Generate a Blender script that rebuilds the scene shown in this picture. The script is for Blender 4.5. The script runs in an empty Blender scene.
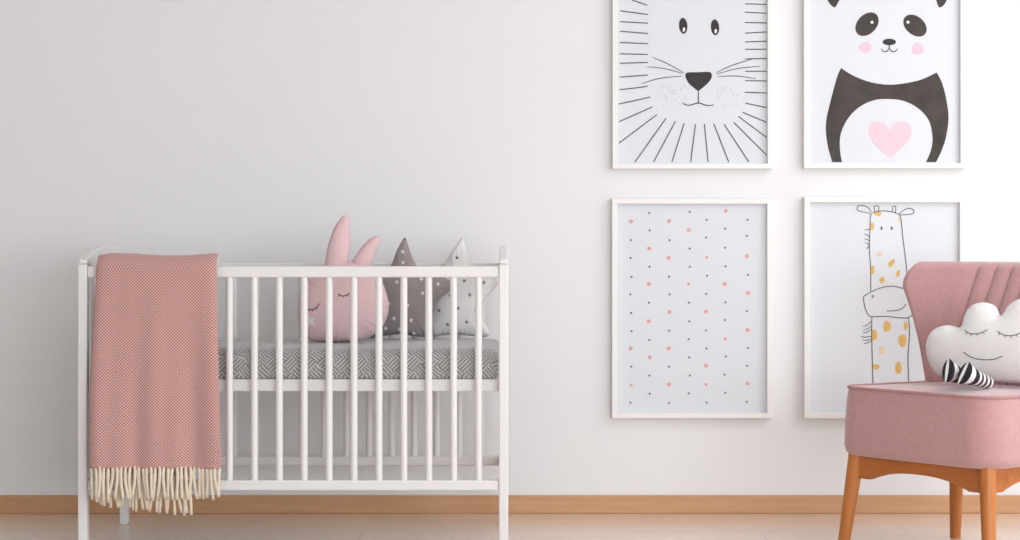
import bpy, bmesh, math, random
import numpy as np
from mathutils import Vector, Matrix, noise
from mathutils.geometry import delaunay_2d_cdt, tessellate_polygon

random.seed(7)
PI = math.pi
F, CX, CY, CAMH = 2000.0, 510.0, 233.0, 0.939      # focal length in pixels, principal point, eye height
YW = 6.707                                          # depth of the back wall
col = bpy.context.scene.collection


def at(px, py, d):
    return Vector(((px - CX) / F * d, d, CAMH - (py - CY) / F * d))


# ------------------------------------------------------------------ materials
class NT:
    def __init__(s, name):
        s.m = bpy.data.materials.new(name)
        s.m.use_nodes = True
        s.t = s.m.node_tree
        s.t.nodes.clear()
        s.out = s.t.nodes.new('ShaderNodeOutputMaterial')
        s.b = s.t.nodes.new('ShaderNodeBsdfPrincipled')
        s.t.links.new(s.b.outputs[0], s.out.inputs[0])

    def n(s, typ, **kw):
        nd = s.t.nodes.new(typ)
        for k, v in kw.items():
            setattr(nd, k, v)
        return nd

    def l(s, a, b):
        s.t.links.new(a, b)

    def put(s, sock, v):
        if hasattr(v, 'is_linked') or hasattr(v, 'links'):
            s.l(v, sock)
        else:
            sock.default_value = v

    def math(s, op, a, b=None, c=None):
        nd = s.n('ShaderNodeMath', operation=op)
        s.put(nd.inputs[0], a)
        if b is not None:
            s.put(nd.inputs[1], b)
        if c is not None:
            s.put(nd.inputs[2], c)
        return nd.outputs[0]

    def mix(s, f, a, b):
        nd = s.n('ShaderNodeMix', data_type='RGBA')
        s.put(nd.inputs[0], f)
        for sock, v in ((nd.inputs[6], a), (nd.inputs[7], b)):
            if isinstance(v, tuple):
                sock.default_value = (*v, 1)
            else:
                s.l(v, sock)
        return nd.outputs[2]

    def noise(s, vec, scale, detail=3, rough=.5):
        nd = s.n('ShaderNodeTexNoise')
        if vec is not None:
            s.l(vec, nd.inputs['Vector'])
        nd.inputs['Scale'].default_value = scale
        nd.inputs['Detail'].default_value = detail
        nd.inputs['Roughness'].default_value = rough
        return nd.outputs['Fac']

    def mapping(s, vec, scale=(1, 1, 1), rot=(0, 0, 0)):
        nd = s.n('ShaderNodeMapping')
        s.l(vec, nd.inputs[0])
        nd.inputs['Scale'].default_value = scale
        nd.inputs['Rotation'].default_value = rot
        return nd.outputs[0]

    def bump(s, h, strength=.3, dist=.002):
        nd = s.n('ShaderNodeBump')
        nd.inputs['Strength'].default_value = strength
        nd.inputs['Distance'].default_value = dist
        s.l(h, nd.inputs['Height'])
        s.l(nd.outputs[0], s.b.inputs['Normal'])

    def base(s, v, rough=.6, spec=.5, sheen=0):
        if isinstance(v, tuple):
            s.b.inputs['Base Color'].default_value = (*v, 1)
        else:
            s.l(v, s.b.inputs['Base Color'])
        s.b.inputs['Roughness'].default_value = rough
        s.b.inputs['Specular IOR Level'].default_value = spec
        s.b.inputs['Sheen Weight'].default_value = sheen

    def obj(s):
        return s.n('ShaderNodeTexCoord').outputs['Object']

    def uv(s):
        return s.n('ShaderNodeTexCoord').outputs['UV']


def m_plain(name, c, rough=.6, spec=.5, var=.04, scale=6):
    t = NT(name)
    f = t.noise(t.obj(), scale)
    d = tuple(max(0, x * (1 - var)) for x in c)
    t.base(t.mix(f, d, c), rough, spec)
    return t.m


def m_fabric(name, c, c2, scale=500, sheen=.2, bump=.25, mid=40):
    t = NT(name)
    o = t.obj()
    f = t.noise(o, scale, 2, .7)
    g = t.noise(o, mid, 3)
    h = t.math('ADD', t.math('MULTIPLY', f, .75), t.math('MULTIPLY', g, .25))
    r = t.n('ShaderNodeMapRange')
    t.l(h, r.inputs[0])
    r.inputs[1].default_value = .32
    r.inputs[2].default_value = .68
    t.base(t.mix(r.outputs[0], c2, c), .9, .15, sheen)
    t.bump(f, bump, .0012)
    return t.m


def m_wood(name, c, c2, axis=0, rough=.45, stretch=14, scale=9, spec=.35):
    t = NT(name)
    sc = [stretch] * 3
    sc[axis] = 1
    v = t.mapping(t.obj(), tuple(sc))
    f = t.noise(v, scale * .35, 6, .65)
    r = t.n('ShaderNodeMapRange')
    t.l(f, r.inputs[0])
    r.inputs[1].default_value = .3
    r.inputs[2].default_value = .7
    t.base(t.mix(r.outputs[0], c2, c), rough, spec)
    t.bump(f, .08, .001)
    return t.m


def m_floor():
    t = NT('oak_laminate')
    o = t.obj()
    br = t.n('ShaderNodeTexBrick')
    br.offset = .37
    t.l(o, br.inputs['Vector'])
    br.inputs['Color1'].default_value = (0, 0, 0, 1)
    br.inputs['Color2'].default_value = (1, 1, 1, 1)
    br.inputs['Mortar'].default_value = (.5, .5, .5, 1)
    br.inputs['Scale'].default_value = 1
    br.inputs['Mortar Size'].default_value = .0012
    br.inputs['Mortar Smooth'].default_value = .1
    br.inputs['Brick Width'].default_value = 1.25
    br.inputs['Row Height'].default_value = .19
    sep = t.n('ShaderNodeSeparateColor')
    t.l(br.outputs['Color'], sep.inputs[0])
    off = t.n('ShaderNodeCombineXYZ')
    t.l(t.math('MULTIPLY', sep.outputs[0], 7.0), off.inputs[1])
    add = t.n('ShaderNodeVectorMath', operation='ADD')
    t.l(o, add.inputs[0])
    t.l(off.outputs[0], add.inputs[1])
    v = t.mapping(add.outputs[0], (1.3, 16, 1))
    f = t.noise(v, 2.2, 7, .62)
    r = t.n('ShaderNodeMapRange')
    t.l(f, r.inputs[0])
    r.inputs[1].default_value = .3
    r.inputs[2].default_value = .7
    g = t.noise(t.mapping(add.outputs[0], (.8, 3, 1)), 1.7, 2)
    c = t.mix(r.outputs[0], (.64, .46, .34), (.86, .68, .545))
    c = t.mix(t.math('MULTIPLY', g, .55), c, (.90, .76, .64))
    c = t.mix(t.math('MULTIPLY', sep.outputs[0], .12), c, (.42, .26, .17))
    c = t.mix(t.math('MULTIPLY', br.outputs['Fac'], .6), c, (.2, .11, .06))
    t.base(c, .3, 1.0)
    t.b.inputs['Coat Weight'].default_value = .7
    t.b.inputs['Coat Roughness'].default_value = .22
    t.bump(f, .05, .001)
    return t.m


def m_wall(name, c):
    t = NT(name)
    f = t.noise(t.obj(), 2.0, 3)
    t.base(t.mix(f, tuple(x * .985 for x in c), c), .75, .2)
    t.bump(t.noise(t.obj(), 160, 2), .05, .001)
    return t.m


def m_throw():
    """rhombus weave of dusty pink and pale pink yarn, laid out in the cloth's own metres"""
    t = NT('woven_pink_wool')
    s = t.n('ShaderNodeSeparateXYZ')
    t.l(t.uv(), s.inputs[0])
    wob = t.noise(t.uv(), 14, 2)
    u = t.math('ADD', s.outputs[0], t.math('MULTIPLY', wob, .006))
    v = t.math('ADD', s.outputs[1], t.math('MULTIPLY', wob, .006))
    k = PI / .0090
    a = t.math('ABSOLUTE', t.math('SINE', t.math('MULTIPLY', t.math('ADD', u, v), k)))
    b = t.math('ABSOLUTE', t.math('SINE', t.math('MULTIPLY', t.math('SUBTRACT', u, v), k)))
    p = t.math('MULTIPLY', a, b)
    r = t.n('ShaderNodeMapRange')
    t.l(p, r.inputs[0])
    r.inputs[1].default_value = .12
    r.inputs[2].default_value = .75
    fz = t.noise(t.uv(), 260, 3, .7)
    f = t.math('MULTIPLY', r.outputs[0], t.math('ADD', .35, fz))
    c = t.mix(f, (.39, .175, .155), (.82, .57, .53))
    t.base(c, .95, .1, .25)
    t.bump(t.math('ADD', p, fz), .35, .002)
    return t.m


def m_mattress():
    """grey basket weave: blocks of slanting ribs that change direction from block to block"""
    t = NT('grey_basket_weave')
    s = t.n('ShaderNodeSeparateXYZ')
    t.l(t.obj(), s.inputs[0])
    wob = t.math('MULTIPLY', t.noise(t.obj(), 30, 2), .012)
    x = t.math('ADD', s.outputs[0], wob)
    v = t.math('ADD', t.math('ADD', s.outputs[1], s.outputs[2]), wob)
    p = t.math('MULTIPLY', t.math('ADD', x, v), .7071)
    q = t.math('MULTIPLY', t.math('SUBTRACT', x, v), .7071)
    L = .036
    fp = t.math('FLOOR', t.math('DIVIDE', p, L))
    fq = t.math('FLOOR', t.math('DIVIDE', q, L))
    chk = t.math('ABSOLUTE', t.math('MODULO', t.math('ADD', fp, fq), 2.0))
    k = 2 * PI / .0088
    sp = t.math('SINE', t.math('MULTIPLY', p, k))
    sq = t.math('SINE', t.math('MULTIPLY', q, k))
    st = t.math('ADD', t.math('MULTIPLY', sp, chk), t.math('MULTIPLY', sq, t.math('SUBTRACT', 1.0, chk)))
    r = t.n('ShaderNodeMapRange')
    t.l(st, r.inputs[0])
    r.inputs[1].default_value = -.5
    r.inputs[2].default_value = .6
    fz = t.noise(t.obj(), 220, 3, .7)
    f = t.math('MULTIPLY', r.outputs[0], t.math('ADD', .4, fz))
    c = t.mix(f, (.25, .245, .24), (.58, .58, .575))
    t.base(c, .95, .1, .7)
    t.bump(st, .4, .002)
    return t.m


WALL = m_wall('warm_white_paint', (.835, .842, .848))
CEIL = m_wall('ceiling_paint', (.78, .78, .78))
FLOOR = m_floor()
BASEB = m_wood('oak_baseboard', (.62, .365, .20), (.53, .29, .145), 0, .45)
WHITE = m_plain('white_lacquer', (.81, .805, .79), .35, .5, .02)
FRAMEW = m_plain('white_frame_lacquer', (.86, .855, .835), .4, .4, .02)
PAPER = m_plain('print_paper', (.73, .765, .80), .6, .2, .015)
INK = m_plain('charcoal_ink', (.058, .053, .06), .7, .2, .3, 40)
LINE = m_plain('pencil_ink', (.13, .13, .145), .7, .2, .2, 40)
FAINT = m_plain('pale_grey_ink', (.55, .55, .58), .7, .2)
PAPERW = m_plain('highlight_white', (.88, .88, .9), .6, .2)
BLACKW = m_plain('brushed_black_ink', (.105, .092, .085), .7, .2, .7, 14)
BLUSH = m_plain('blush_watercolour', (.83, .60, .72), .7, .2, .1, 60)
HEART = m_plain('heart_watercolour', (.84, .64, .72), .7, .2, .14, 40)
YELLOW = m_plain('yellow_watercolour', (.82, .53, .17), .7, .2, .2, 60)
YELLOW2 = m_plain('pale_yellow_watercolour', (.82, .68, .46), .7, .2, .1, 60)
CORAL = m_plain('coral_dot_ink', (.78, .40, .36), .7, .2)
DOT = m_plain('slate_dot_ink', (.16, .16, .19), .7, .2)
THROW = m_throw()
FRINGE = m_fabric('cream_wool_yarn', (.86, .78, .64), (.72, .61, .46), 300, .2)
MATT = m_mattress()
CHAIR = m_fabric('dusty_rose_upholstery', (.56, .325, .32), (.43, .235, .235), 420, .55, .3, 60)
PIPING = m_fabric('dusty_rose_piping', (.50, .27, .275), (.38, .19, .2), 420, .2)
OAK = m_wood('honey_oiled_oak', (.58, .225, .06), (.39, .12, .026), 2, .35, 9, 9)
OAKX = m_wood('honey_oiled_oak_rail', (.52, .185, .045), (.34, .10, .022), 0, .35, 9, 9)
BUNNY = m_fabric('pale_pink_cotton', (.80, .59, .605), (.73, .51, .53), 300, .3, .1, 20)
GREYST = m_fabric('taupe_grey_cotton', (.345, .31, .305), (.29, .255, .25), 300, .2, .1, 20)
LIGHTST = m_fabric('pale_grey_cotton', (.86, .85, .85), (.78, .77, .77), 300, .2, .1, 20)
STARW = m_plain('white_star_print', (.80, .79, .78), .9, .1)
STARG = m_plain('grey_star_print', (.25, .245, .255), .9, .1)
CLOUD = m_fabric('white_cotton', (.80, .79, .775), (.72, .71, .70), 300, .2, .1, 20)
THREAD = m_plain('dark_thread', (.06, .055, .06), .8, .2)
STRIPEB = m_fabric('black_jersey', (.022, .023, .03), (.012, .012, .016), 300, .1)
STRIPEW = m_fabric('white_jersey', (.80, .79, .78), (.70, .69, .68), 300, .1)
GLASSW = m_plain('window_white', (.85, .85, .84), .4, .4, .02)

# ------------------------------------------------------------------ builders
ORG = {}


def empty(name, loc, label=None, cat=None, group=None, rot=(0, 0, 0), local=False):
    o = bpy.data.objects.new(name, None)
    col.objects.link(o)
    o.location = loc
    o.rotation_euler = rot
    o.empty_display_size = .05
    ORG[o.name] = Vector((0, 0, 0)) if local else Vector(loc)
    tag(o, label, cat, group)
    return o


def tag(o, label=None, cat=None, group=None, kind=None):
    for k, v in (('label', label), ('category', cat), ('group', group), ('kind', kind)):
        if v:
            o[k] = v


class MB:
    def __init__(s):
        s.v, s.f, s.mi, s.uv = [], [], [], {}

    def add(s, vs, fs, mi=0, uvs=None):
        b = len(s.v)
        s.v.extend(Vector(v) for v in vs)
        for f in fs:
            s.f.append(tuple(b + i for i in f))
            s.mi.append(mi)
        if uvs:
            for i, w in enumerate(uvs):
                s.uv[b + i] = w

    def box(s, x0, x1, y0, y1, z0, z1, mi=0):
        s.add([(x0, y0, z0), (x1, y0, z0), (x1, y1, z0), (x0, y1, z0),
               (x0, y0, z1), (x1, y0, z1), (x1, y1, z1), (x0, y1, z1)],
              [(3, 2, 1, 0), (4, 5, 6, 7), (0, 1, 5, 4), (1, 2, 6, 5), (2, 3, 7, 6), (3, 0, 4, 7)], mi)

    def loft(s, loops, mi=0, cap=True, closed=True):
        n = len(loops[0])
        vs = [p for l in loops for p in l]
        fs = []
        for i in range(len(loops) - 1):
            for j in range(n if closed else n - 1):
                k = (j + 1) % n
                fs.append((i * n + j, i * n + k, (i + 1) * n + k, (i + 1) * n + j))
        if cap:
            fs.append(tuple(range(n - 1, -1, -1)))
            fs.append(tuple((len(loops) - 1) * n + j for j in range(n)))
        s.add(vs, fs, mi)

    def tube(s, pts, r, n=10, mi=0, cap=True):
        pts = [Vector(p) for p in pts]
        rs = r if isinstance(r, (list, tuple)) else [r] * len(pts)
        loops = []
        up = None
        for i, p in enumerate(pts):
            t = (pts[min(i + 1, len(pts) - 1)] - pts[max(i - 1, 0)]).normalized()
            if up is None:
                up = Vector((0, 0, 1)) if abs(t.z) < .9 else Vector((0, 1, 0))
            a = (up - t * up.dot(t)).normalized()
            b = t.cross(a)
            up = a
            loops.append([p + (a * math.cos(2 * PI * j / n) + b * math.sin(2 * PI * j / n)) * rs[i] for j in range(n)])
        s.loft(loops, mi, cap)

    def build(s, name, mats, parent=None, smooth=False, bevel=0, seg=2, subsurf=0, local=False, angle=None):
        if not isinstance(mats, (list, tuple)):
            mats = [mats]
        me = bpy.data.meshes.new(name)
        org = Vector((0, 0, 0))
        if parent is not None and not local:
            org = ORG.get(parent.name, org)
        me.from_pydata([tuple(v - org) for v in s.v], [], s.f)
        for m in mats:
            me.materials.append(m)
        me.polygons.foreach_set('material_index', s.mi)
        if s.uv:
            ul = me.uv_layers.new(name='UVMap')
            for lp in me.loops:
                ul.data[lp.index].uv = s.uv.get(lp.vertex_index, (0, 0))
        bm = bmesh.new()
        bm.from_mesh(me)
        bmesh.ops.recalc_face_normals(bm, faces=bm.faces)
        bm.to_mesh(me)
        bm.free()
        o = bpy.data.objects.new(name, me)
        col.objects.link(o)
        if parent is not None:
            o.parent = parent
        ORG[o.name] = org
        if smooth:
            me.polygons.foreach_set('use_smooth', [True] * len(me.polygons))
            if angle:
                me.set_sharp_from_angle(angle=math.radians(angle))
        if bevel:
            md = o.modifiers.new('bevel', 'BEVEL')
            md.width = bevel
            md.segments = seg
            md.limit_method = 'ANGLE'
            md.angle_limit = math.radians(40)
            md.harden_normals = False
        if subsurf:
            md = o.modifiers.new('sub', 'SUBSURF')
            md.levels = md.render_levels = subsurf
        return o


def smoothed(pts, closed=True, k=6):
    """Catmull-Rom through 2-D points"""
    n = len(pts)
    out = []
    rng = range(n) if closed else range(n - 1)
    for i in rng:
        if closed:
            p0, p1, p2, p3 = pts[i - 1], pts[i], pts[(i + 1) % n], pts[(i + 2) % n]
        else:
            p0, p1, p2, p3 = pts[max(i - 1, 0)], pts[i], pts[i + 1], pts[min(i + 2, n - 1)]
        for j in range(k):
            t = j / k
            out.append(tuple(.5 * ((2 * p1[a]) + (-p0[a] + p2[a]) * t + (2 * p0[a] - 5 * p1[a] + 4 * p2[a] - p3[a]) * t * t
                                   + (-p0[a] + 3 * p1[a] - 3 * p2[a] + p3[a]) * t ** 3) for a in (0, 1)))
    if not closed:
        out.append(tuple(pts[-1]))
    return out


# ------------------------------------------------------------------ room shell
def structure(name, mb, mat, **kw):
    o = mb.build(name, mat, **kw)
    o['kind'] = 'structure'
    return o


XL, XR, ZC, YF = -3.3, 4.6, 2.62, -.6
m = MB(); m.box(XL - .1, XR + .1, YF - .1, YW + .1, -.1, 0); structure('floor', m, FLOOR)
m = MB(); m.box(XL, XR, YW, YW + .1, 0, ZC); structure('wall_back', m, WALL)
m = MB(); m.box(XL - .1, XL, YF - .1, YW + .1, 0, ZC); structure('wall_left', m, WALL)
SY0, SY1 = 1.8, 4.9
m = MB()
m.box(XR, XR + .1, YF - .1, SY0, 0, ZC)
m.box(XR, XR + .1, SY1, YW + .1, 0, ZC)
m.box(XR, XR + .1, SY0, SY1, 0, .12)
m.box(XR, XR + .1, SY0, SY1, 2.25, ZC)
structure('wall_right', m, WALL)
m = MB(); m.box(XL - .1, XR + .1, YF - .1, YW + .1, ZC, ZC + .1); structure('ceiling', m, CEIL)
# the wall beside the camera, with a tall window
WX0, WX1, WZ0, WZ1 = .2, 4.4, .12, 2.25
m = MB()
m.box(-1.2, WX0, YF - .1, YF, 0, ZC)
m.box(WX1, XR, YF - .1, YF, 0, ZC)
m.box(WX0, WX1, YF - .1, YF, 0, WZ0)
m.box(WX0, WX1, YF - .1, YF, WZ1, ZC)
structure('wall_front', m, WALL)
wn = empty('window_1', ((WX0 + WX1) / 2, YF - .05, WZ0)); wn['kind'] = 'structure'
m = MB()
xm = (WX0 + WX1) / 2
for a, b, c, d in ((WX0, WX1, WZ0, WZ0 + .06), (WX0, WX1, WZ1 - .06, WZ1), (WX0, WX0 + .06, WZ0, WZ1), (WX1 - .06, WX1, WZ0, WZ1), (xm - .04, xm + .04, WZ0, WZ1)):
    m.box(a, b, YF - .08, YF - .03, c, d)
m.build('window_frame', GLASSW, wn, bevel=.004)
wn = empty('window_2', (XR + .05, (SY0 + SY1) / 2, .12)); wn['kind'] = 'structure'
m = MB()
ym = (SY0 + SY1) / 2
for a, b, c, d in ((SY0, SY1, WZ0, WZ0 + .06), (SY0, SY1, WZ1 - .06, WZ1), (SY0, SY0 + .06, WZ0, WZ1), (SY1 - .06, SY1, WZ0, WZ1), (ym - .04, ym + .04, WZ0, WZ1)):
    m.box(XR + .03, XR + .08, a, b, c, d)
m.build('window_frame', GLASSW, wn, bevel=.004)
m = MB(); m.box(XL, XR, YW - .014, YW, 0, .0605)
structure('baseboard_back', m, BASEB, bevel=.003)

# ------------------------------------------------------------------ cot
YFt, YBk = 5.83, 6.453            # depth of the front and back sides
XA, XB = -1.243, -.019            # the two ends
cot = empty('baby_cot', ((XA + XB) / 2, (YFt + YBk) / 2, 0),
            'white wooden baby cot with round bars and arched ends, standing before the wall', 'cot')
PW, PD = .0135, .0175
for xe in (XA, XB):
    end = empty('end_panel', cot.location, local=True)
    end.parent = cot
    end.location = (0, 0, 0)
    ORG[end.name] = Vector(cot.location)
    for ye in (YFt, YBk):
        m = MB(); m.box(xe - PW, xe + PW, ye - PD, ye + PD, 0, .848)
        m.build('leg', WHITE, end, bevel=.004)
    # arched head rail on top of the two legs
    prof = []
    n = 24
    for i in range(n + 1):
        t = i / n
        y = YFt - .012 + (YBk - YFt + .024) * t
        prof.append((y, .862 + .038 * (1 - abs(2 * t - 1) ** 2.2)))
    low = [(YBk + .012, .8485), (YBk - .02, .8485), (YBk - .05, .835), (YFt + .05, .835), (YFt + .02, .8485), (YFt - .012, .8485)]
    pl = prof + low
    m = MB()
    m.loft([[(xe - .012, y, z) for y, z in pl], [(xe + .012, y, z) for y, z in pl]])
    m.build('arched_rail', WHITE, end, bevel=.004)
    m = MB(); m.box(xe - .011, xe + .011, YFt + PD, YBk - PD, .19, .22)
    m.build('bottom_rail', WHITE, end, bevel=.003)
    for k in range(5):
        yy = YFt + (k + 1) * (YBk - YFt) / 6 + .01
        m = MB(); m.tube([(xe, yy, .215), (xe, yy, .838)], .0095, 14)
        m.build('bar', WHITE, end, smooth=True, angle=50)
for ys, nm in ((YFt, 'barred_side'), (YBk, 'barred_side')):
    side = empty(nm, cot.location, local=True)
    side.parent = cot
    side.location = (0, 0, 0)
    ORG[side.name] = Vector(cot.location)
    m = MB(); m.box(XA + PW, XB - PW, ys - .0125, ys + .0125, .8095, .842)
    m.build('top_rail', WHITE, side, bevel=.004)
    m = MB(); m.box(XA + PW, XB - PW, ys - .0125, ys + .0125, .1895, .2195)
    m.build('bottom_rail', WHITE, side, bevel=.004)
    for k in range(16):
        xx = (478.5 - 24.9 * k - CX) / F * YFt
        m = MB(); m.tube([(xx, ys, .215), (xx, ys, .812)], .0104, 16)
        m.build('bar', WHITE, side, smooth=True, angle=50)
m = MB()
m.box(XA + PW, XB - PW, YFt + .022, YFt + .044, .476, .511)
m.box(XA + PW, XB - PW, YBk - .044, YBk - .022, .476, .511)
for k in range(11):
    x0 = XA + .06 + k * .105
    m.box(x0, x0 + .06, YFt + .044, YBk - .044, .494, .510)
m.build('slatted_base', WHITE, cot, bevel=.002)

# mattress
mt = MB()
x0, x1, y0, y1, z0, z1 = XA + .0105, XB - .0105, YFt + .022, YBk - .022, .5115, .602


def rrect(x0, x1, y0, y1, r, n=6):
    out = []
    for cx, cy, a0 in ((x1 - r, y1 - r, 0), (x0 + r, y1 - r, 90), (x0 + r, y0 + r, 180), (x1 - r, y0 + r, 270)):
        for j in range(n + 1):
            a = math.radians(a0 + 90 * j / n)
            out.append((cx + r * math.cos(a), cy + r * math.sin(a)))
    return out


loops = []
for z, ins in ((z0, .008), (z0 + .004, .002), (z0 + .012, 0), (z1 - .03, 0), (z1 - .018, .003), (z1 - .008, .009), (z1 - .002, .018), (z1, .032)):
    loops.append([(x, y, z) for x, y in rrect(x0 + ins, x1 - ins, y0 + ins, y1 - ins, .03)])
mt.loft(loops)
ma = mt.build('cot_mattress', MATT, smooth=True, angle=60)
tag(ma, 'grey basket-weave covered mattress lying in the white cot', 'mattress')


# ------------------------------------------------------------------ puffed cushions
class Puff:
    """cushion puffed up from a closed outline in local metres (x, z); front side is -y"""

    def __init__(s, outline, thick, res=.0045, pleat=0, pfreq=30, seed=0, power=.5):
        s.o = np.array(outline)
        lo = s.o.min(0) - .01
        hi = s.o.max(0) + .01
        s.lo = lo
        s.g = g = .003 if max(hi - lo) < .36 else .0035
        nx, nz = (np.ceil((hi - lo) / g)).astype(int) + 1
        X, Z = np.meshgrid(lo[0] + np.arange(nx) * g, lo[1] + np.arange(nz) * g, indexing='ij')
        ins = np.zeros(X.shape, bool)
        n = len(s.o)
        for i in range(n):
            a, b = s.o[i], s.o[(i + 1) % n]
            c = (a[1] > Z) != (b[1] > Z)
            if a[1] != b[1]:
                ins ^= c & (X < (b[0] - a[0]) * (Z - a[1]) / (b[1] - a[1]) + a[0])
        phi = np.zeros(X.shape)
        for _ in range(1800):
            q = phi.copy()
            q[1:-1, 1:-1] = (phi[2:, 1:-1] + phi[:-2, 1:-1] + phi[1:-1, 2:] + phi[1:-1, :-2] + 1) / 4
            phi = np.where(ins, q, 0)
        p = phi / phi.max()
        h = thick / 2 * p ** power
        if pleat:
            cxy = s.o.mean(0)
            ang = np.arctan2(Z - cxy[1], X - cxy[0])
            jit = np.vectorize(lambda a: noise.noise(Vector((math.cos(a) * 5 + seed, math.sin(a) * 5, 0))))(ang[::1, ::1])
            w = np.clip(p * 6, 0, 1) * np.exp(-p * 4.5)
            h = h + pleat * np.sin(ang * pfreq + jit * 9) * w
        s.h, s.ins, s.X, s.Z = h, ins, X, Z
        s.res = res

    def at(s, x, z):
        fx, fz = (x - s.lo[0]) / s.g, (z - s.lo[1]) / s.g
        i = int(min(max(fx, 0), s.h.shape[0] - 2)); j = int(min(max(fz, 0), s.h.shape[1] - 2))
        a, b = fx - i, fz - j
        h = s.h
        return float((h[i, j] * (1 - a) + h[i + 1, j] * a) * (1 - b) + (h[i, j + 1] * (1 - a) + h[i + 1, j + 1] * a) * b)

    def mesh(s, back=1.0):
        ol = [Vector((float(a), float(b))) for a, b in s.o]
        n = len(ol)
        pts = list(ol)
        lo, hi = s.o.min(0), s.o.max(0)
        r = s.res
        nz = int((hi[1] - lo[1]) / r)
        nx = int((hi[0] - lo[0]) / r)
        for i in range(nx + 1):
            for j in range(nz + 1):
                x, z = lo[0] + (i + .5 * (j % 2)) * r, lo[1] + j * r
                a, b = int((x - s.lo[0]) / s.g), int((z - s.lo[1]) / s.g)
                if 0 < a < s.ins.shape[0] - 1 and 0 < b < s.ins.shape[1] - 1 and s.ins[a - 1:a + 3, b - 1:b + 3].all():
                    pts.append(Vector((float(x), float(z))))
        vs, _, fs, *_ = delaunay_2d_cdt(pts, [(i, (i + 1) % n) for i in range(n)], [], 1, 1e-6)
        edge = set()
        cnt = {}
        for f in fs:
            for k in range(len(f)):
                e = tuple(sorted((f[k], f[(k + 1) % len(f)])))
                cnt[e] = cnt.get(e, 0) + 1
        for e, c in cnt.items():
            if c == 1:
                edge.update(e)
        V, Fc = [], []
        idf, idb = {}, {}
        for i, v in enumerate(vs):
            h = 0 if i in edge else s.at(v.x, v.y)
            idf[i] = len(V); V.append((v.x, -h, v.y))
            if i in edge:
                idb[i] = idf[i]
            else:
                idb[i] = len(V); V.append((v.x, h * back, v.y))
        for f in fs:
            Fc.append(tuple(idf[i] for i in f))
            Fc.append(tuple(idb[i] for i in reversed(f)))
        mb = MB()
        mb.add(V, Fc)
        return mb

    def on(s, x, z, lift=.0012):
        return (x, -s.at(x, z) - lift, z)

    def stitch(s, pts, r, mb, k=5):
        q = smoothed(pts, False, k)
        mb.tube([s.on(x, z, r * .5) for x, z in q], r, 6)

    def star(s, x, z, R, rot, mb, mi=0):
        if s.at(x, z) < .012:
            return
        ring = []
        for k in range(10):
            a = rot + PI / 2 + k * PI / 5
            rr = R if k % 2 == 0 else R * .42
            ring.append((x + rr * math.cos(a), z + rr * math.sin(a)))
        vs = [s.on(x, z, .0012)] + [s.on(*p, .0012) for p in ring]
        vs += [(v[0], v[1] + .003, v[2]) for v in vs[1:]]
        fs = [(0, 1 + i, 1 + (i + 1) % 10) for i in range(10)]
        fs += [(1 + i, 1 + (i + 1) % 10, 11 + (i + 1) % 10, 11 + i) for i in range(10)]
        mb.add(vs, fs, mi)


def px_local(pts, cx, base, d, sx=1.0):
    s = F / d
    return [((x - cx) / s / sx, (base - y) / s) for x, y in pts]


ZM = .6065
TILT = math.radians(-5)


def base_at(px, d, z):
    """point at height z, depth d under picture column px, and the picture row it shows at"""
    return Vector(((px - CX) / F * d, d, z)), CY + (CAMH - z) * F / d


# rabbit cushion
D = 6.13
loc, by = base_at(343, D, .6035)
rb = empty('rabbit_cushion', loc, 'pale pink rabbit cushion with two upright ears, a sleeping face and a white star cheek', 'cushion',
           group='cushions in the cot', rot=(TILT, 0, 0), local=True)
body = smoothed([(297.5, 312), (300, 293), (309, 275), (324, 264.5), (343, 261.5), (362, 264), (377, 275), (386, 292), (388.5, 310),
                 (384, 326), (373, 338), (360, 344.5), (343, 345.6), (326, 345.6), (310, 343.5), (301, 330)], True, 8)
body = [(x, y - max(0, (y - 300) / 45.6) * (345.9 - by)) for x, y in body]
P = Puff(px_local(body, 343, by, D), .125, pleat=.0075, pfreq=30, seed=2)
bd = P.mesh(.75).build('body', BUNNY, rb, smooth=True, local=True)
for nm, pts in (('ear', [(322, 277), (324, 264), (327.5, 244), (333, 228), (339.5, 218), (344, 214.5), (348, 218), (349.5, 231), (349.5, 248), (347.5, 264), (344, 277)]),
                ('ear', [(345, 278), (350, 264), (357, 252), (366, 241), (373.5, 236), (379, 236.5), (379.5, 243), (375, 254), (370, 266), (364, 279)])):
    E = Puff(px_local(smoothed(pts, True, 6), 343, by, D), .05, res=.004, pleat=.0006, pfreq=14)
    E.mesh().build(nm, BUNNY, rb, smooth=True, local=True)
for pts, lash in (([(309, 309.5), (313, 310.5), (317, 309), (321, 304.5)], (((311, 310), (310.3, 312)), ((314.5, 310), (314.3, 312.3)), ((318, 308.2), (319, 310.3)))),
                  ([(339.5, 294.5), (343, 297), (347, 296.5), (351, 294)], (((341, 296), (340, 298)), ((344.5, 297), (344.3, 299)), ((348.5, 295.8), (349.5, 297.8))))):
    m = MB()
    P.stitch(px_local(pts, 343, by, D), .0013, m)
    for a, b in lash:
        P.stitch(px_local([a, b], 343, by, D), .0009, m, 2)
    m.build('stitched_eye', THREAD, bd, smooth=True, local=True)
m = MB()
q = px_local([(311, 322)], 343, by, D)[0]
P.star(q[0], q[1], .022, .25, m)
m.build('star_cheek', STARW, bd, local=True)


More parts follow.
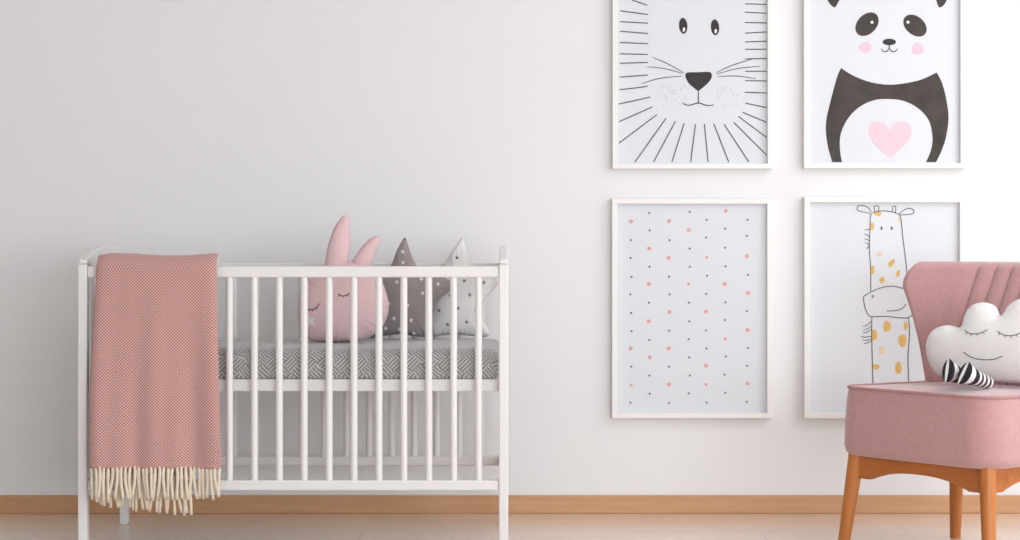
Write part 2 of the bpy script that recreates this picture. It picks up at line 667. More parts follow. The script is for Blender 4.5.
def star_cushion(name, label, cx, D, outline, mat, pmat, thick, stars, R, yaw=0, seed=0):
    loc, by = base_at(cx, D, ZM)
    t = empty(name, loc, label, 'cushion', 'cushions in the cot', rot=(TILT, 0, yaw), local=True)
    mx = max(y for _, y in outline)
    outline = [(x, y - 214 if False else y + (by - .6 - mx) * max(0, min(1, (y - 290) / 45))) for x, y in outline]
    Q = Puff(px_local(smoothed(outline, True, 5), cx, by, D), thick, pleat=.0062, pfreq=24, seed=seed, power=.55)
    mm = Q.mesh()
    rnd = random.Random(seed)
    for x, y in stars:
        q = px_local([(x, y)], cx, by, D)[0]
        Q.star(q[0], q[1], R, rnd.uniform(-.4, .4), mm, 1)
    mm.build('body', [mat, pmat], t, smooth=True, local=True)
    return t


star_cushion('star_cushion', 'dark taupe star cushion with white stars, leaning between the rabbit and the pale star cushion', 407, 6.285,
             [(404, 237.5), (408, 246), (412, 257), (417, 266), (424, 271), (436, 274.5), (448, 279), (453, 285), (449, 292), (440, 299), (433.5, 306), (431.5, 316), (433, 328),
              (434.5, 337), (430, 341), (420, 340.8), (411, 339.5), (403, 338), (394, 338.4), (384, 340), (373, 342), (363, 341), (364, 334), (373, 323), (379, 311),
              (379, 300), (371, 291), (362, 284), (364, 277), (376, 273), (387, 270), (392, 262), (396.5, 250)],
             GREYST, STARW, .10,
             [(402.5, 252), (403, 263), (389, 275), (389, 304), (408, 306), (421.5, 280), (394.5, 319), (411.5, 321), (414, 334), (386, 329), (423, 294), (438, 284.5),
              (404, 290), (372, 339), (400, 330), (397, 283), (413, 270)], .0085, seed=3)
star_cushion('star_cushion', 'pale grey star cushion with small grey stars at the right end of the cot', 459, 6.37,
             [(462, 237.5), (465.5, 246), (469.5, 258), (474, 268), (482, 272), (493, 274), (499, 280), (496, 287), (489, 295), (483, 304), (481.5, 314), (485, 324),
              (490, 333), (487, 338.5), (478, 338.3), (467, 337.2), (456, 336.2), (444, 337), (431, 338.2), (422, 338), (420, 333), (427, 323), (431, 313),
              (430, 303), (423, 294), (418, 286), (421, 279), (432, 275), (442, 268), (448, 257), (455, 246)],
             LIGHTST, STARG, .095,
             [(457, 258), (452, 250), (464.5, 281.5), (470, 295.5), (458.5, 309), (467, 322.5), (439.5, 311), (448, 325), (484, 283), (489, 298), (473, 336.5), (449.5, 283), (451, 296),
              (476, 311), (433, 327), (465, 243)], .0075, seed=5)

# ------------------------------------------------------------------ woollen throw over the front rail
th = empty('wool_throw', ((152 - CX) / F * 5.8, 5.83, .842),
           'dusty pink woven throw with cream fringe hung over the left of the cot rail', 'throw')


def drape(yf, ztop, zf, yb, zb, edge, n=90, nx=56, ph=0, amp=1.0):
    """one sheet: up the back of the rail, over it and down the front. edge(z)->(x0,x1)"""
    path = []
    R = (yb - yf) / 2
    yc = (yb + yf) / 2
    zc = ztop - R
    for i in range(26):
        path.append((yb, zb + (zc - zb) * i / 26))
    for i in range(17):
        a = PI * i / 16
        path.append((yc + R * math.cos(a), zc + R * math.sin(a)))
    for i in range(1, n):
        path.append((yf, zc + (zf - zc) * i / (n - 1)))
    acc = [0]
    for a, b in zip(path, path[1:]):
        acc.append(acc[-1] + math.hypot(a[0] - b[0], a[1] - b[1]))
    V, UV, fs = [], [], []
    k = len(path)
    for i, (y, z) in enumerate(path):
        x0, x1 = edge(z if y < yc else ztop)
        if y > yc:
            sh_ = min(1, (y - yc) / R)
            x0, x1 = x0 - .004 * sh_, x1 - .022 * sh_ - .03 * max(0, zc - z)
        front = y < yc
        dn = max(0, min(1, (zc - z) / .5)) if front else 0
        for j in range(nx + 1):
            t = j / nx
            x = x0 + (x1 - x0) * t
            w = (math.sin(t * 13 + ph + z * 1.5) * .5 + math.sin(t * 29 + 1.3 + ph - z * 2) * .22 + math.sin(t * 5.2 + .6 + ph) * .6)
            yy = y - .0150 * amp * dn * (w + .75)
            if front:
                e = min(t, 1 - t) * (x1 - x0)
                yy += .007 * math.exp(-(e / .011) ** 2)          # rolled side edges
            zz = z + (.004 * math.sin(t * 6 + 1) - .005 * math.exp(-(t / .07) ** 2) if z > zc else 0) - .005 * dn * (t - .5)
            V.append((x, yy, zz))
            UV.append(((x1 - x0) * (t - .5), acc[i]))
    for i in range(k - 1):
        for j in range(nx):
            a = i * (nx + 1) + j
            fs.append((a, a + 1, a + nx + 2, a + nx + 1))
    mb = MB()
    mb.add(V, fs, 0, UV)
    return mb, V[(k - 1) * (nx + 1):]


def edge_outer(z):
    t = max(0, min(1, (.878 - z) / .62))
    return (-1.196 - .0175 * min(1, t * 1.6), -.8515 + .0165 * t ** 1.3)


def edge_inner(z):
    t = max(0, min(1, (.86 - z) / .6))
    return (-1.19 - .008 * t, -.90 - .02 * t)


mb, low1 = drape(5.793, .874, .258, 5.874, .63, edge_outer)
sh = mb.build('outer_layer', THROW, th, smooth=True)
md = sh.modifiers.new('thick', 'SOLIDIFY'); md.thickness = .007; md.offset = 0
mb, low2 = drape(5.8045, .8625, .235, 5.8625, .66, edge_inner, ph=1.0, amp=.25)
s2 = mb.build('inner_layer', THROW, th, smooth=True)
md = s2.modifiers.new('thick', 'SOLIDIFY'); md.thickness = .005; md.offset = 0


def tassels(low, n, ln, seed, dy=0, lift=0):
    rnd = random.Random(seed)
    for k in range(n):
        t = (k + .5) / n
        q = low[int(t * (len(low) - 1))]
        q2 = low[min(int(t * (len(low) - 1)) + 1, len(low) - 1)]
        fx = t * (len(low) - 1) % 1
        x = q[0] + (q2[0] - q[0]) * fx
        y = q[1] + dy
        L = ln(t) * rnd.uniform(.93, 1.06)
        sway = rnd.uniform(-.008, .008)
        if rnd.random() < .12:
            sway *= 2.2
        curl = rnd.uniform(-.003, .003)
        pts, rs = [], []
        for i in range(9):
            s = i / 8
            pts.append((x + sway * s * s + curl * math.sin(s * PI * 1.5), y - .004 * math.sin(s * PI) - rnd.uniform(0, .002), q[2] + .006 - L * s))
            rs.append((.0052 if i else .0032) * (1 + .12 * math.sin(s * 17 + k)) * (1 - .15 * s))
        mm = MB()
        mm.tube(pts, rs, 8)
        mm.build('fringe_tassel', FRINGE, th, smooth=True)


tassels(low1, 31, lambda t: .100 if t < .25 else (.090 if t > .8 else .095), 11, .001)
tassels(low2, 23, lambda t: .092 + .028 * t, 12, -.0005)

# ------------------------------------------------------------------ framed prints
YP = YW - .012        # paper plane
YI = YP - .0008       # ink
YFr = YW - .030       # front of the frame


class Print:
    def __init__(s, name, label, x0, x1, y0, y1, ins):
        a, b = at(x0, y1, YFr), at(x1, y0, YFr)
        s.t = empty(name, ((a.x + b.x) / 2, YW, a.z), label, 'picture', 'framed prints on the wall')
        w = ins * YFr / F
        X0, X1, Z0, Z1 = a.x, b.x, a.z, b.z
        m = MB()

        def loop(i, y):
            return [(X0 + i, y, Z0 + i), (X1 - i, y, Z0 + i), (X1 - i, y, Z1 - i), (X0 + i, y, Z1 - i)]
        m.loft([loop(0, YW - .0005), loop(0, YFr), loop(w, YFr), loop(w, YW - .004)], cap=False)
        n = len(m.v)
        m.f += [(n - 4 + 0, n - 4 + 1, 1, 0), (n - 4 + 1, n - 4 + 2, 2, 1), (n - 4 + 2, n - 4 + 3, 3, 2), (n - 4 + 3, n - 4, 0, 3)]
        m.mi += [0] * 4
        m.build('frame', FRAMEW, s.t, bevel=.0015)
        m = MB(); m.box(X0 + w - .003, X1 - w + .003, YP, YW - .004, Z0 + w - .003, Z1 - w + .003)
        s.zmax = Z1 - w - .001
        s.ink = m
        s.mats = [PAPER]
        s.k = 0

    def mi(s, mat):
        if mat not in s.mats:
            s.mats.append(mat)
        s.k += 1
        return s.mats.index(mat)

    def pt(s, x, y, lift=0):
        p = at(x, y, YP)
        p.y = YI - lift
        p.z = min(p.z, s.zmax)
        return p

    def stroke(s, pts, w=.9, mat=None, k=6, taper=.6):
        mat = mat or LINE
        q = smoothed(pts, False, k) if len(pts) > 2 else [tuple(pts[0]), tuple((pts[0][i] * .5 + pts[1][i] * .5) for i in (0, 1)), tuple(pts[1])]
        L, R = [], []
        n = len(q)
        lift = .0002
        for i, p in enumerate(q):
            a, b = q[max(i - 1, 0)], q[min(i + 1, n - 1)]
            dx, dy = b[0] - a[0], b[1] - a[1]
            l = math.hypot(dx, dy) or 1
            ww = w / 2 * (taper + (1 - taper) * math.sin(PI * min(1, max(0, (i + .5) / n))))
            L.append(s.pt(p[0] - dy / l * ww, p[1] + dx / l * ww, lift))
            R.append(s.pt(p[0] + dy / l * ww, p[1] - dx / l * ww, lift))
        s.ink.add(L + R, [(i, i + 1, n + i + 1, n + i) for i in range(n - 1)], s.mi(mat))

    def poly(s, pts, mat, lift=0):
        v3 = [Vector((p[0], p[1], 0)) for p in pts]
        fs = tessellate_polygon([v3])
        s.ink.add([s.pt(*p, lift) for p in pts], [tuple(f) for f in fs], s.mi(mat))

    def ell(s, x, y, rx, ry, mat, rot=0, lift=0, n=20, wob=0):
        r = math.radians(rot)
        pts = []
        for i in range(n):
            a = 2 * PI * i / n
            k = 1 + wob * math.sin(3 * a + x)
            u, v = rx * k * math.cos(a), ry * k * math.sin(a)
            pts.append((x + u * math.cos(r) - v * math.sin(r), y + u * math.sin(r) + v * math.cos(r)))
        s.poly(pts, mat, lift)

    def done(s, name):
        o = s.ink.build('print', s.mats, s.t)
        o['label'] = name
        return o


# lion
p = Print('picture_frame', 'white framed print of a lion face with a line mane and long whiskers', 612.5, 773, -52, 168.8, 5.3)
for ln in [((632, 0), (647.3, 5.3)), ((620, 10.8), (648, 14.5)), ((620, 21.7), (648, 23.2)), ((620.3, 31.3), (648, 33.5)), ((620, 42.5), (648, 43.7)),
           ((619.7, 53.8), (648, 54.5)), ((619.7, 63.3), (648, 62.5)), ((619.7, 77.2), (648, 75)), ((619.7, 89.7), (641.7, 87.2), (648, 85.8)),
           ((618.8, 104.1), (650.5, 97.1)), ((619.1, 121.7), (652.6, 106.9)), ((618.8, 143.3), (657.1, 114.5)), ((635, 162), (666, 118.3)),
           ((653.6, 162), (675.4, 121.3)), ((671.9, 162), (684.2, 123.1)), ((690.6, 162), (695.5, 124)), ((708.1, 162), (704.4, 124)),
           ((728.7, 162), (713.7, 123.6)), ((748.9, 162), (724.1, 124.3)), ((766.5, 155), (733.6, 122.2)), ((766.5, 137.4), (738.4, 116.4)),
           ((766.5, 122.3), (742.4, 112.2)), ((766.5, 107.6), (745.4, 103.2)), ((766.5, 93), (744.5, 92.3)),
           ((745, 3.8), (766.5, 4.5)), ((744.7, 12.2), (766.5, 13.3)), ((744.7, 22.5), (766.5, 23)), ((745, 33.2), (766.5, 32)), ((745, 42), (766.5, 41.2)),
           ((745, 49.3), (766.5, 49.3)), ((745, 59), (766.5, 58.5)), ((745, 71.3), (766.5, 71.3)), ((745, 80.7), (766.5, 81)),
           ((632, -14), (650, -5)), ((640, -30), (656, -14)), ((655, -42), (668, -20)), ((675, -44), (682, -23)), ((696, -45), (697, -24)),
           ((717, -44), (712, -23)), ((738, -42), (726, -20)), ((752, -30), (738, -13)), ((762, -14), (744, -4))]:
    p.stroke(ln, 1.15, LINE, taper=.8)
for ln in [((652.8, 57.2), (668, 64), (684, 72.8)), ((647, 66.7), (665, 68.7), (682.5, 73.5)), ((641.3, 83.7), (660, 78.3), (681.7, 76.2)),
           ((716.3, 72.8), (733, 65), (754, 58.7)), ((717, 74.2), (736.7, 68.7), (760, 66.2)), ((717.5, 76.7), (736.7, 76), (755.8, 78.7))]:
    p.stroke(ln, .9, LINE)
for x, y in ((683.2, 25.8), (715, 27.3)):
    p.ell(x, y, 4.2, 8, INK, -4)
    p.ell(x + .7, y + 3.8, 1.2, 2.3, PAPERW, 10, .0003)
p.poly(smoothed([(688, 72.5), (698, 72.2), (709, 72), (711.7, 74.5), (711, 79), (707, 84), (700.5, 89.5), (698.3, 90.7), (696, 89.5), (689, 83.5), (685.8, 78), (685.4, 74.5)], True, 4), INK)
p.stroke([(698.3, 89.5), (698.3, 103.3)], 1.1, INK)
p.stroke([(682.5, 103.3), (686, 104.9), (691, 105), (698.3, 103), (705, 105), (709, 105.4), (714, 105)], 1.1, INK)
rr = random.Random(4)
for k in range(34):
    p.ell(rr.uniform(656, 688), rr.uniform(84, 107), .55, .55, FAINT, n=7)
for k in range(26):
    p.ell(rr.uniform(717, 738), rr.uniform(87, 106), .55, .55, FAINT, n=7)
p.done('lion face drawn in black lines on white paper')

# panda
p = Print('picture_frame', 'white framed print of a panda with a pink heart on its belly', 804, 966, -52, 168.4, 5.4)
p.poly(smoothed([(827.5, -6), (828.5, 2), (834.5, 7.4), (838, 2.5), (841, -4), (840, -14), (833, -16)], True, 5), BLACKW)
p.poly(smoothed([(935.5, -4), (937, 3), (939.7, 7.6), (945, 3.5), (947.3, -5), (943, -15), (936, -14)], True, 5), BLACKW)
p.ell(867, 24.2, 13.6, 9.6, BLACKW, -46, n=28)
p.ell(872, 22.3, 1.5, 1.5, PAPERW, 0, .0003)
p.ell(915, 25.6, 13.2, 9.2, BLACKW, 40, n=28)
p.ell(908, 22.2, 1.5, 1.5, PAPERW, 0, .0003)
p.ell(889.3, 42, 6.7, 3.3, INK)
p.stroke([(889.3, 43), (889.3, 48.5)], 1.1, INK)
p.stroke([(881.2, 48.6), (883.5, 51.4), (887, 51.2), (889.3, 47.8)], 1.0, INK)
p.stroke([(889.3, 47.8), (891.6, 51.2), (895, 51.4), (897.6, 48.6)], 1.0, INK)
p.ell(865.5, 47.5, 6, 5.5, BLUSH, n=24, wob=.05)
p.ell(917.8, 49, 6.2, 5.8, BLUSH, n=24, wob=.05)
outer = smoothed([(832.3, 162.1), (827.3, 143.3), (826, 123.3), (830, 103.3), (836.7, 78.3), (841, 68)], False, 6) + \
    smoothed([(841, 68), (852, 75), (868, 81.5), (885, 84.5), (900, 84), (920, 80), (936.7, 72.5)], False, 6)[1:] + \
    smoothed([(936.7, 72.5), (942, 83), (946, 98), (948.5, 117), (946, 137), (941, 152), (936, 162.1)], False, 6)[1:]
belly = smoothed([(926, 162.1), (931, 150), (932.5, 137), (929, 121), (919, 109), (904, 101), (888, 99), (873, 100.5), (858, 108), (847, 120), (840.5, 135), (840, 150), (842, 162.1)], False, 6)
p.poly(outer + belly, BLACKW)
p.poly(smoothed([(889.8, 130), (893, 124.5), (900, 121.5), (908, 123.5), (911.7, 131), (908, 141), (899, 150), (890.5, 157), (881, 150), (872, 140), (868.5, 131), (871, 124), (878, 121.8), (885.5, 124.5)], True, 5), HEART)
p.done('black and white painted panda on white paper')

# dots
p = Print('picture_frame', 'white framed print of small coral and grey dots in rows', 612, 772.6, 198.4, 418.4, 5.4)
cols = [(70, '71p 113 153 196 235 277 318 357p 398 440q 479'), (111, '52 91 132p 173 212p 254 296p 338 377p 418 459'),
        (156, '70p 113 153p 195 235 275p 317 357p 398 438p 480'), (201, '49 90p 132 173 212q 254 296 336 377 418 458'),
        (240, '67 107 152q 193 234 274p 316 357 396p 438q 479'), (282, '47p 87 130 172 212p 253 293 335q 375 416 457'),
        (332, '67 103 149p 191 232p 273 315p 356 396 436p 477')]
rr = random.Random(9)
for cx, ys in cols:
    for y in ys.split():
        c = y[-1] if y[-1] in 'pq' else ''
        yy = 190 + float(y.rstrip('pq')) / 2.253
        xx = 600 + (cx + rr.uniform(-1.5, 1.5)) / 2.253
        r = {'p': 2.0, 'q': 1.5, '': 1.05}[c]
        p.ell(xx, yy, r, r, CORAL if c else DOT, n=12, wob=.08)
p.done('rows of coral and grey dots on white paper')

# giraffe
p = Print('picture_frame', 'white framed print of a long-necked yellow spotted giraffe, behind the pink chair', 804.4, 965.6, 196.8, 418.6, 5.6)
for x, y, rx, ry, mt_, rot in [(878, 213.5, 3.5, 2.6, YELLOW, 0), (872, 226.5, 2, 4, YELLOW, 0), (899.3, 220, 1.2, 3, YELLOW2, 0), (891.5, 263, 2.4, 4.6, YELLOW, 38),
                               (879.6, 254.5, 2.6, 2.2, YELLOW2, 0), (872.5, 270, 2, 4.5, YELLOW, 0), (882, 280, 2.6, 3, YELLOW, 0), (898, 273.5, 1.7, 3.6, YELLOW, 15),
                               (887, 326.4, 3.8, 5.5, YELLOW, 0), (874.5, 335, 2.8, 5.5, YELLOW, 0), (902.5, 340.5, 3.9, 6.5, YELLOW, 0), (882, 350, 2.6, 4.5, YELLOW2, 0),
                               (905.8, 325.8, 1.9, 4.2, YELLOW, 0), (876, 366.7, 3.6, 2.6, YELLOW, 15), (898.5, 368, 3.2, 6, YELLOW, 0), (885, 395, 3.3, 5, YELLOW, 0), (901, 402, 3, 5, YELLOW, 0)]:
    p.ell(x, y, rx, ry, mt_, rot, wob=.07)
W = .85
for ln in [[(871.3, 212), (868.5, 208), (863.9, 205.7), (858.9, 205.7), (857, 208), (858.3, 210.7), (863.9, 212), (870.4, 213.5)],
           [(874.6, 211.6), (874.4, 206.5), (878.7, 206.5), (878.1, 211.3)],
           [(872.2, 213.1), (877.8, 211.3), (885.2, 210.9), (892.6, 212), (899.1, 214.4)],
           [(892.2, 211.7), (893, 206.5), (895.7, 206.7), (895.4, 213)],
           [(899.1, 214.4), (902.8, 210.7), (909.3, 208.3), (913.5, 210.2), (913, 213.5), (907.4, 214.4), (900, 215)],
           [(872.2, 213), (870.4, 216.3), (870, 228.3), (869.4, 248.7), (870.7, 269), (870.7, 291.3)],
           [(899.1, 214.4), (900.9, 219), (902.8, 237.6), (905.2, 256), (907, 272.8), (908.2, 289.5)],
           [(914, 293), (909, 289.8), (904, 288.6), (891.8, 286.1), (878.5, 288.6), (865.3, 295.3), (863.6, 299.3), (865.3, 308.5), (868.3, 314.6), (872.4, 316.7), (886.7, 316.3), (898.9, 317.7), (909, 317.3), (914.5, 310), (915.5, 300), (914, 293)],
           [(886.7, 311), (896.8, 310.5), (902.5, 308.1), (906, 304)],
           [(871.8, 316.7), (871.8, 341), (872.4, 361.5), (872.8, 382), (872.8, 412.6)],
           [(908.6, 317.5), (909.5, 333), (908, 357.4), (908.7, 382), (909, 412.6)]]:
    p.stroke(ln, W, LINE, taper=.85)
for ln in [((864.5, 230.3), (870, 229)), ((864.3, 233.8), (867, 235), (869.6, 237.2)), ((864.3, 238.6), (867, 239.4), (869.6, 241.2)), ((864.8, 242.6), (867, 243.3), (869.5, 245)),
           ((866, 248.6), (868, 247.5), (869.4, 244.5)), ((862.6, 326.5), (867, 325), (871.5, 321)), ((863.2, 330), (868, 328.6), (871.8, 325.5)),
           ((862.6, 333), (867, 332.2), (871.8, 329)), ((860.6, 336.4), (866, 337), (871.5, 336.4)), ((862.6, 340), (867, 340.2), (871.5, 339)), ((863.8, 343.6), (867, 342.8), (871.8, 341))]:
    p.stroke(ln, .8, LINE, taper=.7)
for x, y in ((881.5, 228.3), (891.7, 228.3)):
    p.ell(x, y, 1.0, 1.9, LINE, n=10)
p.ell(872.8, 296.4, 1.3, 1.5, LINE, n=10)
p.ell(872.9, 296.2, .5, .6, PAPERW, n=8, lift=.0003)
p.done('line drawing of a yellow spotted giraffe on white paper')

# ------------------------------------------------------------------ pink cocktail chair (local: x along the back, y to the rear)
CC = Vector((1.338, 5.8, 0))
SEAT_DROP = .0035
ch = empty('cocktail_chair', CC, 'dusty pink channel-back chair on splayed honey oak legs', 'chair', rot=(0, 0, math.radians(-50.5)), local=True)
seat = MB()
loops = []
for z, h, r in ((.293, .256, .08), (.295, .270, .085), (.303, .280, .09), (.322, .2845, .092), (.40, .282, .09), (.46, .278, .088), (.486, .275, .087), (.4935, .273, .086)):
    loops.append([(x, y, z - (SEAT_DROP + .016 * (y + .27)) * max(0, z - .3) / .2) for x, y in rrect(-h, h, -h, h, r, 10)])
ftop = (.4955, .279, .086)
for k in range(1, 9):
    s = k / 8
    h = .273 - .255 * s
    r = max(.02 * .5, .086 * (1 - s * .85))
    z = .4935 + .009 * (1 - (1 - s) ** 2.6)
    loops.append([(x, y, z - SEAT_DROP - .016 * (y + .27)) for x, y in rrect(-h, h, -h, h, min(r, h * .95), 10)])
seat.loft(loops)
st = seat.build('seat', CHAIR, ch, smooth=True, local=True, angle=60)
m = MB()
lp = [Vector((x, y, .4945 - SEAT_DROP - .016 * (y + .27))) for x, y in rrect(-.275, .275, -.275, .275, .087, 12)]
lp.append(lp[0].copy())
m.tube(lp, .0042, 8, cap=False)
m.build('piping', PIPING, st, smooth=True, local=True)

# backrest: flared shell with stitched channels
NA, NH = 300, 60
TH = .058
ZB0, ZB1 = .44, .851


def back_pt(a, h, off):
    z = ZB0 + (ZB1 - ZB0) * h
    hh = max(0, (z - .50) / .348)
    W = .303 + .067 * min(1.0, hh / .78) ** .9 + .004 * max(0, hh - .78)
    cut = max(0, (z - .772) / (.851 - .772))
    W -= .034 * cut ** 2.1
    low = max(0, (.50 - z) / .06)
    W -= .006 * low
    u = a * W
    bc = .175 + .175 * hh
    wrap = .02 + .19 * hh
    q = abs(u) / .36
    b = bc - wrap * q ** 2.2
    return u, b + off, z


SP, ED = .0475, .19


def channel(u, h):
    v = abs(u) / (1 + .2 * (1 - h))
    if v > ED:
        return .017 * min(1, (v - ED) / .03) ** .45
    return .017 * abs(math.sin(PI * v / SP)) ** .45


V, fs = [], []
for i in range(NH + 1):
    for j in range(NA + 1):
        a = -1 + 2 * j / NA
        h = i / NH
        u, b, z = back_pt(a, h, 0)
        e = min(1, (1 - abs(a)) / .07, (1 - h) / .05)
        rd = .018 * (1 - math.sqrt(max(0, 1 - (1 - e) ** 2)))      # rolled edge
        V.append((u, b - channel(u, h) * min(1, e + .25) + rd, z))
nf = len(V)
for i in range(NH + 1):
    for j in range(NA + 1):
        a = -1 + 2 * j / NA
        h = i / NH
        u, b, z = back_pt(a, h, TH)
        e = min(1, (1 - abs(a)) / .07, (1 - h) / .05)
        rd = .022 * (1 - math.sqrt(max(0, 1 - (1 - e) ** 2)))
        V.append((u, b - rd, z))
w = NA + 1
for i in range(NH):
    for j in range(NA):
        q = i * w + j
        fs.append((q, q + 1, q + w + 1, q + w))
        fs.append((nf + q, nf + q + w, nf + q + w + 1, nf + q + 1))
for j in range(NA):
    fs.append((j, nf + j, nf + j + 1, j + 1))
    q = NH * w + j
    fs.append((q, q + 1, nf + q + 1, nf + q))
for i in range(NH):
    q = i * w
    fs.append((q, q + w, nf + q + w, nf + q))
    q = i * w + NA
    fs.append((q, nf + q, nf + q + w, q + w))
bk = MB()
bk.add([(-u, b, z) for u, b, z in V], fs)
bk.build('backrest', CHAIR, ch, smooth=True, local=True, angle=75)

# legs and arched aprons
LH = .232
for sx in (-1, 1):
    for sy in (-1, 1):
        m = MB()
        top = Vector((sx * LH, sy * LH, .298))
        bot = Vector((sx * (LH + .03), sy * (LH + .03), 0))
        pts = [bot + (top - bot) * (i / 8) for i in range(9)]
        loops = []
        for i, q in enumerate(pts):
            r = .0165 + .0075 * (i / 8) ** .9
            loops.append([(q.x + r * math.cos(2 * PI * j / 20), q.y + r * math.sin(2 * PI * j / 20), q.z) for j in range(20)])
        m.loft(loops)
        m.build('leg', OAK, ch, smooth=True, local=True, angle=50)
fr = MB()
for side in range(4):
    prof = []
    n = 30
    half = LH - .012
    for i in range(n + 1):
        t = -1 + 2 * i / n
        e = abs(t)
        if e > .80:
            z = .226
        else:
            s = e / .80
            z = .226 + .030 * (1 - s ** 2.4) if s < .9 else .226 + .030 * (1 - s ** 2.4)
        prof.append((half * t, z))
    pl = prof + [(half, .2975), (-half, .2975)]
    A = []
    for yy in (-LH - .011, -LH + .011):
        lp = []
        for x, z in pl:
            c, s = [(1, 0), (0, 1), (-1, 0), (0, -1)][side]
            lp.append((x * c - yy * s, x * s + yy * c, z))
        A.append(lp)
    fr.loft(A)
fr.build('apron', OAKX, ch, local=True, bevel=.003)

# cloud cushion with striped legs
YAW = math.radians(-32)
D = 5.775
loc, by = base_at(991, D, .5)
cl = empty('cloud_cushion', loc, 'white cloud cushion with sleepy smiling face and black striped legs, on pink chair', 'cushion',
           rot=(math.radians(-8), 0, YAW), local=True)
out = [(926, 352), (927.5, 338), (934, 329.5), (945, 326), (957, 327.5), (959, 315), (965, 305.5), (976, 302), (986, 306), (991.5, 316),
       (996, 306), (1004, 299), (1014, 296), (1026, 298), (1036, 307), (1040, 320), (1051, 324), (1058, 336), (1060, 352), (1054, 370), (1042, 380),
       (1020, 382), (985, 382), (955, 381.5), (939, 379), (930, 367)]
K = math.cos(YAW)
P = Puff(px_local(smoothed(out, True, 6), 985, by, D, K), .13, pleat=.0018, pfreq=30, seed=6)
bd = P.mesh(.6).build('body', CLOUD, cl, smooth=True, local=True)
for pts, lash in (([(965, 332.5), (970, 335.5), (975, 336), (980, 335), (985.5, 331.5)], (((968, 334.5), (966.5, 336.5)), ((972, 336), (971.3, 338.3)), ((977, 336), (977.3, 338.2)), ((982, 334), (983.2, 336)))),
                  ([(994, 332.5), (999, 335.8), (1004, 337), (1009, 336.5), (1014, 334)], (((997, 334.7), (995.8, 336.8)), ((1001.5, 336.7), (1001, 339)), ((1006.5, 337), (1007, 339.2)), ((1011, 335.8), (1012.3, 337.8))))):
    m = MB()
    P.stitch(px_local(pts, 985, by, D, K), .0011, m)
    for a, b in lash:
        P.stitch(px_local([a, b], 985, by, D, K), .0008, m, 2)
    m.build('stitched_eye', THREAD, bd, smooth=True, local=True)
m = MB()
P.stitch(px_local([(965.5, 354.5), (971, 358.5), (978, 361), (986, 361.5), (993, 360.5), (999.5, 357.5)], 985, by, D, K), .0012, m)
m.build('stitched_smile', THREAD, bd, smooth=True, local=True)
RM = Matrix.Translation(loc) @ Matrix.Rotation(YAW, 4, 'Z') @ Matrix.Rotation(math.radians(-8), 4, 'X')
RI = RM.inverted()


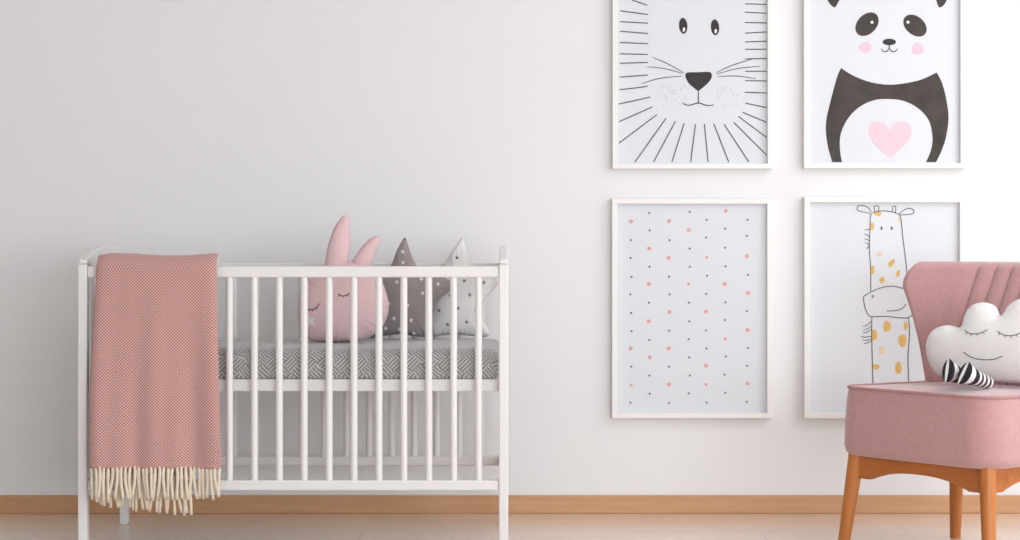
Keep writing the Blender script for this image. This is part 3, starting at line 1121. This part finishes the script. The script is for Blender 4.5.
def striped_leg(c0, c1, tip_top, tip_bot, rad):
    """stuffed tube from c0 to c1 whose end is pinched flat into a seam from tip_bot to tip_top"""
    a, b = c0, c1
    ax = (b - a).normalized()
    st_ = (tip_top - tip_bot)
    sl = st_.length / 2
    v = st_.normalized()
    v = (v - ax * v.dot(ax)).normalized()
    u = ax.cross(v)
    mb = MB()
    loops, ks = [], []
    n = 20
    end = (tip_top + tip_bot) / 2
    le = (end - b).length
    lt = (b - a).length
    TN, EN = 48, 30
    for i in range(TN + 1):
        q = i / TN
        r = rad * (.7 + .3 * q ** .8)
        loops.append([RI @ (a + (b - a) * q + v * r * math.cos(2 * PI * j / n) + u * r * math.sin(2 * PI * j / n)) for j in range(n)])
        ks.append(int((lt * (1 - q) + .003) / .0165) % 2)
    for i in range(1, EN + 1):
        th_ = PI / 2 * i / EN
        c = b + (end - b) * math.sin(th_)
        rv = rad + (sl - rad) * math.sin(th_) ** 1.5
        ru = rad * math.cos(th_) ** .9 + .0012
        loops.append([RI @ (c + v * rv * math.cos(2 * PI * j / n) + u * ru * math.sin(2 * PI * j / n)) for j in range(n)])
        d = math.degrees(th_)
        ks.append(1 if d > 86.5 else (0 if d > 48 else (1 if d > 22 else 0)))
    for i in range(len(loops) - 1):
        mb.add([*loops[i], *loops[i + 1]], [(j, (j + 1) % n, n + (j + 1) % n, n + j) for j in range(n)], ks[i + 1])
    mb.add(loops[0], [tuple(range(n - 1, -1, -1))], 0)
    mb.add(loops[-1], [tuple(range(n))], 1)
    bm_ = mb.build('striped_leg', [STRIPEB, STRIPEW], cl, smooth=True, local=True)
    bb = bmesh.new(); bb.from_mesh(bm_.data)
    bmesh.ops.remove_doubles(bb, verts=bb.verts, dist=1e-5)
    bb.to_mesh(bm_.data); bb.free()
    bm_.data.polygons.foreach_set('use_smooth', [True] * len(bm_.data.polygons))
    bm_['label'] = 'black and white striped stuffed leg'


striped_leg(at(974, 379, 5.73), at(953, 373.5, 5.62), at(947.8, 357.5, 5.575), at(946.0, 382.5, 5.575), .0255)
striped_leg(at(988, 383, 5.68), at(970, 375.5, 5.575), at(969, 361, 5.535), at(957.5, 384, 5.535), .0252)

# ------------------------------------------------------------------ light
def area(name, loc, rot, sx, sy, power, c=(1, 1, 1), spread=180):
    L = bpy.data.lights.new(name, 'AREA')
    L.shape = 'RECTANGLE'
    L.size, L.size_y = sx, sy
    L.energy = power
    L.color = c
    L.spread = math.radians(spread)
    o = bpy.data.objects.new(name, L)
    col.objects.link(o)
    o.location = loc
    o.rotation_euler = rot
    return o


area('window_daylight', ((WX0 + WX1) / 2, YF - .12, (WZ0 + WZ1) / 2), (PI / 2, 0, 0), WX1 - WX0, WZ1 - WZ0, 245, (.94, .975, 1.05))
area('side_window_daylight', (XR + .12, (SY0 + SY1) / 2, (WZ0 + WZ1) / 2), (0, PI / 2, 0), WZ1 - WZ0, SY1 - SY0, 60, (.95, .98, 1.04))
area('ceiling_lamp', (2.9, 4.7, 2.56), (0, 0, 0), 1.8, 1.8, 67, (.98, 1, 1.02))
wd = bpy.data.worlds.new('soft_daylight')
bpy.context.scene.world = wd
wd.use_nodes = True
bg = wd.node_tree.nodes['Background']
bg.inputs[0].default_value = (.94, .97, 1, 1)
bg.inputs[1].default_value = 1.1

# ------------------------------------------------------------------ camera and view
cam = bpy.data.cameras.new('camera')
cam.sensor_width = 36
cam.lens = F / 1020 * 36
cam.shift_y = -(270 - CY) / 1020
co = bpy.data.objects.new('camera', cam)
col.objects.link(co)
co.location = (0, 0, CAMH)
co.rotation_euler = (PI / 2, 0, 0)
sc = bpy.context.scene
sc.camera = co
sc.view_settings.view_transform = 'Standard'
sc.view_settings.look = 'None'
sc.view_settings.gamma = 1
sc.view_settings.use_curve_mapping = False
sc.view_settings.exposure = -.5
